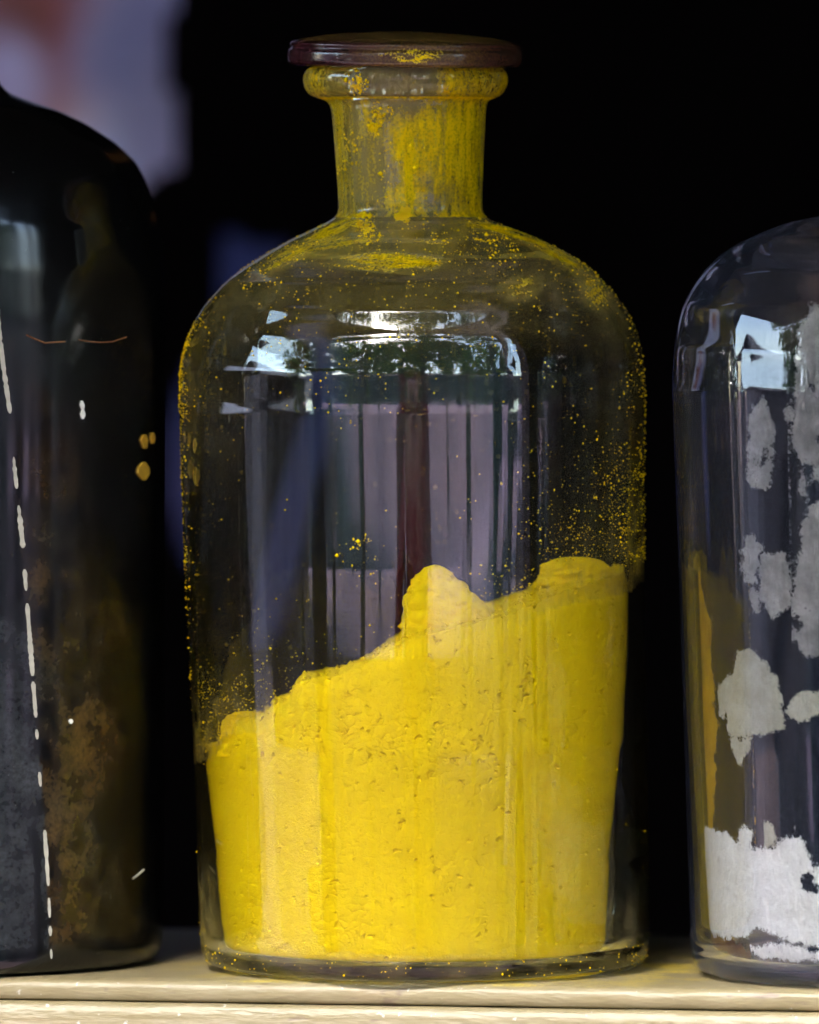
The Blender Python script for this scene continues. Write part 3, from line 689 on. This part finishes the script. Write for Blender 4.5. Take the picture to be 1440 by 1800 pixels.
edge_x = np.interp(lpy, [480, 720, 1000, 1300, 1690], [8, 33, 55, 84, 104])         # where the label was torn
right_lim = np.interp(lpy, [600, 800, 1000, 1200, 1400, 1620, 1660], [60, 150, 165, 215, 190, 230, 270])  # residue colour fades out past this, in place of grazing light falling off
amt = np.interp(lpy, [560, 760, 900, 1100, 1250, 1500, 1640, 1660], [0, .22, .45, .8, 1., 1., .8, 0])
mR = (lpx > edge_x)*sstep(30, -40, lpx-right_lim-60*a1)*amt*np.clip(.45+1.3*a2+.5*a1, 0, 1.3)*lfr
mL = (lpx <= edge_x)*sstep(1040, 1140, lpy+60*a1)*sstep(1668, 1640, lpy+14*a2)*np.clip(.75+1.0*a2, 0, 1.2)*lfr
gap = sstep(1420, 1450, lpy)*np.exp(-((lpx-edge_x+18+10*a1)/9)**2); mL = mL*(1-.95*gap)
warm = np.clip(.5+1.6*a3, 0, 1)[:, None]
colR = (1-warm)*np.array([.040, .037, .022])+warm*np.array([.085, .046, .014])
colL = np.array([.034, .037, .040])*(.7+.6*warm)
base = base*(1-np.clip(mR+mL, 0, 1)[:, None])+colR*np.clip(mR, 0, 1)[:, None]+colL*np.clip(mL, 0, 1)[:, None]
rust = lfr*(1-sstep(.3, 1, np.hypot((lpx-215)/28, (lpy-275)/16)+.5*a2))+lfr*(1-sstep(.3, 1, np.hypot((lpx-272)/8, (lpy-385)/14)))
base = base*(1-.8*rust[:, None])+np.array([.16, .06, .02])*(.8*rust[:, None])
hz = lfr*(lpx < edge_x+70)*sstep(430, 520, lpy)*sstep(700, 560, lpy)*np.clip(.3+a2, 0, 1)*.25
base = base+hz[:, None]*np.array([.05, .05, .045])
cattr(lm, 'residue', np.clip(base, 0, 1))
link('glass_body', lm, dark_jar_mat(), LJ)
M['paper'] = simple('pale_label_paper', (.42, .40, .33), .8, .15, 300, .4, .2)
M['ochre'] = simple('ochre_spot', (.55, .33, .03), .5, .2, 200, .3, .4)
M['rustline'] = simple('rust_thread', (.22, .09, .035), .8, .2, 300, .3, .2)
M['whitepaint'] = simple('white_paint_drip', (.7, .7, .64), .5, .1, 300, .2, .4)
lpo = lp[np.argmax(lp[:, 0] > .05):]
def lrad(z):
    b_ = [(p[1], p[0]) for p in lp if p[0] > .05]; b_.sort(); return float(np.interp(z, [q[0] for q in b_], [q[1] for q in b_]))
def on_left(px_, py_, lift=0):
    z = LZ0(py_); r = lrad(z); sn = max(-.999, min(.999, (px_+150)*S*KL/r)); r += lift
    return (r*sn, -r*math.sqrt(1-sn*sn), z)
def surf_strip(name, pts, widths, m, parent, place, thick=.00018):
    n = len(pts); vs = []
    for lift in (.00003, thick):
        for (x, y), w in zip(pts, widths):
            vs.append(place(x-w/2, y, lift)); vs.append(place(x+w/2, y, lift))
    o = 2*n; fs = []
    for i in range(n-1):
        a = 2*i; fs += [(o+a, o+a+1, o+a+3, o+a+2)[::-1], (a, a+1, o+a+1, o+a)[::-1], (a, a+1, o+a+1, o+a)] if False else [(o+a, o+a+2, o+a+3, o+a+1), (a, a+2, o+a+2, o+a), (a+1, o+a+1, o+a+3, a+3)]
    fs += [(0, o, o+1, 1), (2*n-2, 2*n-1, o+2*n-1, o+2*n-2)]
    return link(name, mesh_np(name, vs, fs, smooth=False), m, parent)
seglist = [(482, 600, 9), (600, 725, 9), (800, 822, 5), (815, 855, 8), (884, 905, 7), (900, 958, 10), (995, 1032, 8), (1054, 1180, 9), (1190, 1252, 8), (1273, 1290, 6), (1347, 1372, 6), (1448, 1545, 7), (1566, 1600, 6), (1615, 1632, 6), (1655, 1672, 5)]
for (ya, yb, w) in seglist:
    n = max(4, int((yb-ya)/5)); ys = np.linspace(ya, yb, n)
    xe = np.interp(ys, [480, 560, 640, 725, 815, 950, 1060, 1250, 1360, 1450, 1545, 1670], [5, 14, 22, 34, 41, 55, 63, 77, 84, 92, 98, 103])
    wd = .8*w*(.75+.5*np.array([random.random() for _ in ys])); wd[0] *= .4; wd[-1] *= .4
    surf_strip('label_scrap', list(zip(xe, ys)), wd, M['paper'], LJ, on_left)
def raised_mark(pts, m, parent, place=on_left):
    ys = np.linspace(pts[0][1], pts[-1][1], 16); P = np.array(pts); xs_ = np.interp(ys, P[:, 1], P[:, 0]); ws = np.interp(ys, P[:, 1], P[:, 2])
    return surf_strip('raised_spot', list(zip(xs_, ys)), ws, m, parent, place, .0005)
raised_mark([(153, 704, 2), (154, 712, 7), (155, 720, 2.5), (155, 728, 8), (155, 736, 2)], M['whitepaint'], LJ)
raised_mark([(256, 814, 3), (255, 824, 17), (255, 834, 19), (256, 843, 8), (256, 846, 3)], M['ochre'], LJ)  # small raised ochre spots near the jar's right edge
raised_mark([(257, 766, 3), (256, 775, 11), (258, 790, 4)], M['ochre'], LJ)
raised_mark([(270, 763, 2), (270, 772, 7), (270, 782, 3)], M['ochre'], LJ)
raised_mark([(135, 1257, 2), (135, 1261, 7), (135, 1265, 2)], M['whitepaint'], LJ)
tube('thread', [on_left(x_, y_, .0002) for x_, y_ in ((61, 589), (75, 596), (92, 603), (108, 602), (126, 601))], .00022, M['rustline'], LJ, 6)
tube('thread', [on_left(x_, y_, .0002) for x_, y_ in ((148, 598), (165, 601), (185, 603), (205, 602), (228, 594))], .00014, M['rustline'], LJ, 6)
tube('scratch', [on_left(x_, y_, .0001) for x_, y_ in ((238, 1543), (246, 1538), (256, 1530))], .0003, M['paper'], LJ, 6)

# ------------------------------------------------------------------ right jar: clear glass, crusted with white
RX, RY = X(1587)*.99, -.0255
KR = (D+RY)/D
RJ = empty('residue_jar', (RX, RY, 0)); tag(RJ, 'clear glass jar crusted inside with flaking white residue, at the right', 'jar')
rsil = [(372, 128), (378, 140), (384, 170), (392, 207), (406, 245), (425, 287), (447, 322), (470, 347), (500, 370), (535, 388), (570, 397), (620, 404), (680, 406), (800, 402), (1000, 394), (1300, 384), (1500, 378), (1640, 374), (1672, 371), (1688, 364), (1697, 350), (1701, 330), (1702, 300)]
ro_ = [(.001, 1698), (280, 1699)]+[(r, y) for y, r in rsil[::-1]]+[(126, 350), (128, 300), (132, 170), (136, 160), (143, 150), (143, 130), (140, 112), (130, 106), (118, 112)]
rzk = lambda py: (1702-py)*.0001499
rout = smooth_profile(resample([(r*S*KR, rzk(y), 0) for r, y in ro_], .0011), 4)
ri_ = [(116, 120), (108, 330), (108, 380), (150, 402), (240, 440), (310, 490), (350, 540), (372, 610), (380, 680), (376, 800), (368, 1000), (357, 1300), (348, 1500), (342, 1610), (339, 1645), (334, 1660), (322, 1669), (280, 1673), (150, 1675), (5, 1675)]
rin = smooth_profile(resample([(r*S*KR, rzk(y), 0) for r, y in ri_], .0008), 2)
rm, rv = lathe('glass_body', np.concatenate([rout, rin]), 420, .005, 11.)
rpy = 1702-rv[:, 2]/.0001499; b1 = fbm(rv[:, 0]*70, rv[:, 1]*70, rv[:, 2]*70, 4)
isr = np.zeros(len(rv), bool); isr[:len(rout)*420] = True
fattr(rm, 'film', np.clip(isr*(.02+.05*np.clip(b1+.2, 0, 1)*(1-sstep(480, 640, rpy))+.05*sstep(1600, 1690, rpy)), 0, 1)); fattr(rm, 'patch', np.zeros(len(rv)))
link('glass_body', rm, dusty_glass('dusty_clear_glass_grey', (.42, .42, .44, 1), (.965, .97, .97, 1)), RJ)
rin_b = rin[(rin[:, 1] < rzk(545)) & (rin[:, 0] > .03)]; rin_b = rin_b[np.argsort(rin_b[:, 1])]
def crust(name, fn, x0, x1, y0, y1, m, label, cell=.00026, seed=0., deep=0.):
    """flakes stuck on the inner wall: a fine sheet on the wall kept where fn(px, py) holds, thickened inwards"""
    rr0 = 376*S*KR
    t0, t1 = math.asin(max(-.998, (x0-1587)/380.)), math.asin(min(.97, (x1-1587)/380.))
    nt_, nz = int((t1-t0)*rr0/cell), int((y1-y0)*S/cell)
    tg, yg = np.meshgrid(np.linspace(t0, t1, nt_), np.linspace(y0, y1, nz))
    r = np.interp(rzk(yg), rin_b[:, 1], rin_b[:, 0]); pxg = 1587+r*np.sin(tg)/(S*KR)
    wx = 11*fbm(tg*24+seed, yg*.05, 1.+seed, 6, .72); wy = 11*fbm(tg*24, yg*.05, 9.+seed, 6, .72)
    ins = fn(pxg+wx, yg+wy).astype(float); cov = ins.copy()
    for _ in range(4):                                              # thins out towards its edges
        for ax in (0, 1): cov = (np.roll(cov, 1, ax)+cov+np.roll(cov, -1, ax)+np.roll(cov, 2, ax)+np.roll(cov, -2, ax))/5
    q = grid_quads(nz, nt_, False); q = q[(cov.ravel()[q] > .12).any(1)]
    rl = r-.00015-deep-.0003*np.clip(fbm(tg*60, yg*.05, 2.+seed, 4)+.3, 0, 1)
    v = np.stack([rl*np.sin(tg), -rl*np.cos(tg), rzk(yg)], -1).reshape(-1, 3)
    us, inv = np.unique(q, return_inverse=True); me = mesh_np(name, v[us], inv.reshape(-1, 4)); fattr(me, 'cover', cov.ravel()[us])
    o = link(name, me, m, RJ); o['label'] = label
    return o
def residue_mat(name, rgb, rgb2, thin=.25):
    m, nt, out = mat(name); t = NT(nt)
    tc = t.n('ShaderNodeTexCoord').outputs['Object']; cv = t.n('ShaderNodeAttribute', attribute_name='cover').outputs['Fac']
    n = t.noise(tc, 1100, 5, .72); n0 = t.noise(tc, 150, 5, .65); n2 = t.noise(t.scalev(tc, (1, 1, .5)), 420, 4, .6)
    c = t.mixc(t.mapr(n0, .38, .66), rgb+(1,), rgb2+(1,))
    c = t.mixc(t.mapr(n2, .62, .74, 0, .55), c, tuple(x*.62 for x in rgb2)+(1,))
    b = t.n('ShaderNodeBump', i={'Height': t.math('ADD', n, n2), 'Strength': .6, 'Distance': .0006})
    d = t.n('ShaderNodeBsdfDiffuse', i={'Color': c, 'Normal': b.outputs[0]}); tr = t.n('ShaderNodeBsdfTranslucent', i={'Color': c})
    mx = t.n('ShaderNodeMixShader', i={0: .2, 1: d.outputs[0], 2: tr.outputs[0]})
    al = t.math('ADD', cv, t.math('ADD', t.math('MULTIPLY', t.math('SUBTRACT', n, .5), 2.3), t.math('MULTIPLY', t.math('SUBTRACT', n0, .5), thin*3)))
    al = t.mapr(al, .26, .72, 0, 1, True); tp = t.n('ShaderNodeBsdfTransparent')
    mm = t.n('ShaderNodeMixShader', i={0: al, 1: tp.outputs[0], 2: mx.outputs[0]})
    nt.links.new(mm.outputs[0], out.inputs[0]); return m
M['white'] = residue_mat('white_residue', (.78, .78, .78), (.66, .655, .64), .12)
M['grey'] = residue_mat('grey_residue', (.33, .325, .32), (.20, .195, .19), .45)
M['buff'] = residue_mat('buff_residue', (.44, .43, .36), (.35, .34, .27), .12)
M['brown'] = residue_mat('brown_residue', (.12, .045, .02), (.20, .10, .02), .3)
M['amber'] = residue_mat('amber_layer', (.52, .31, .012), (.34, .17, .010), .2)
tx = lambda p: np.interp(p, [1205, 1220, 1240, 1262, 1285, 1300, 1345, 1362, 1372, 1392, 1408, 1416, 1422, 1432, 1445, 1480, 1540, 1700, 1900], [1450, 1440, 1440, 1438, 1448, 1462, 1466, 1462, 1445, 1440, 1450, 1480, 1500, 1490, 1470, 1455, 1480, 1440, 1480])
bx_ = lambda p: np.interp(p, [1205, 1240, 1290, 1310, 1330, 1380, 1440, 1700, 1900], [1600, 1618, 1624, 1622, 1598, 1622, 1628, 1615, 1620])
def band(p, y):
    a = (y > tx(p)) & (y < bx_(p)) & (p > 1236)
    a &= ~in_poly(p, y, [(1395, 1510), (1418, 1500), (1425, 1520), (1440, 1535), (1418, 1540), (1400, 1528)])
    a |= (np.hypot((p-1311)/12, (y-1445)/18) < 1)
    return a
crust('white_residue', band, 1205, 1880, 1420, 1640, M['white'], 'bright white powder band round the foot', seed=1.)
crust('white_residue', lambda p, y: (y > 1632+8*np.sin(p*.04)) & (y < np.interp(p, [1300, 1340, 1440, 1600], [1640, 1652, 1655, 1650])) & (p > 1300), 1290, 1700, 1612, 1668, M['white'], 'thin white lower rim of residue', seed=3.)
crust('brown_residue', lambda p, y: in_poly(p, y, [(1222, 1622), (1270, 1618), (1300, 1628), (1325, 1640), (1330, 1664), (1300, 1666), (1290, 1650), (1250, 1650), (1225, 1640)]), 1215, 1340, 1605, 1668, M['brown'], 'rusty brown stain under the white band', seed=6.)
pA = [(1264, 1195), (1288, 1160), (1298, 1128), (1308, 1120), (1324, 1128), (1345, 1148), (1366, 1180), (1369, 1228), (1372, 1258), (1340, 1266), (1322, 1274), (1318, 1292), (1300, 1332), (1290, 1305), (1284, 1285), (1280, 1245), (1266, 1225)]
crust('label_flake', lambda p, y: in_poly(p, y, pA) & ~(np.abs(y-1277-4*np.sin(p*.3)) < 2.5), 1250, 1385, 1105, 1345, M['buff'], 'torn buff flake left of the stripes', seed=8., cell=.0002)
pB = [(1372, 1228), (1384, 1205), (1402, 1190), (1425, 1192), (1460, 1172), (1480, 1195), (1440, 1212), (1420, 1240), (1392, 1246)]
crust('label_flake', lambda p, y: in_poly(p, y, pB), 1360, 1490, 1160, 1260, M['buff'], 'small buff flake at the picture edge', seed=10., cell=.0002)
crust('label_flake', lambda p, y: in_poly(p, y, [(1338, 1418), (1350, 1422), (1364, 1445), (1362, 1460), (1330, 1468)]), 1320, 1375, 1405, 1480, M['buff'], 'small buff flake above the white band', seed=12., cell=.0002)
def greyC(p, y):
    h1 = fbm(p*.03, y*.03, 3.3, 4)
    a = (p > np.interp(y, [530, 600, 650, 720, 800, 860, 900, 960, 1020, 1060, 1110], [1415, 1392, 1388, 1384, 1392, 1396, 1402, 1392, 1388, 1384, 1386])) & (y > 540) & (y < 1112+20*np.sin(p*.05)) & (h1 < .42)
    for cx, cy, r in ((1415, 672, 10), (1427, 765, 9), (1412, 818, 14), (1425, 850, 20), (1437, 790, 8), (1440, 940, 10), (1392, 1080, 10)): a &= np.hypot(p-cx, (y-cy)*.9) > r*(.8+.5*h1)
    return a
crust('grey_residue', greyC, 1375, 1800, 530, 1140, M['grey'], 'tall pitted grey crust at the picture edge', seed=14.)
pD = [[(1318, 705), (1345, 690), (1352, 760), (1350, 850), (1318, 845), (1307, 810), (1312, 760)], [(1305, 935), (1320, 925), (1333, 945), (1325, 1015), (1308, 1010), (1300, 975)], [(1318, 1015), (1330, 1020), (1330, 1060), (1318, 1062)], [(1335, 960), (1378, 950), (1382, 1050), (1350, 1075), (1332, 1050)], [(1375, 690), (1392, 690), (1390, 730), (1372, 730)]]
for i, pD_ in enumerate(pD):
    crust('grey_residue', lambda p, y, P=pD_: in_poly(p, y, P) & (fbm(p*.05, y*.05, 1.2, 4) < .35), 1290, 1400, min(a[1] for a in pD_)-18, max(a[1] for a in pD_)+18, M['grey'], 'flaking grey patch on the inner wall', seed=20.+i, cell=.0002)

def amber(p, y):  # amber layer with a streaky edge on the left inner wall
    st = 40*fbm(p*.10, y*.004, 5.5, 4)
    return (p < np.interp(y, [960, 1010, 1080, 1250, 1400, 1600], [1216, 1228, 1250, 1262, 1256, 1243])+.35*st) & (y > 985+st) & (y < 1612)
crust('amber_layer', amber, 1190, 1300, 940, 1630, M['amber'], 'streaky amber layer down the left wall', seed=30., deep=.0011)
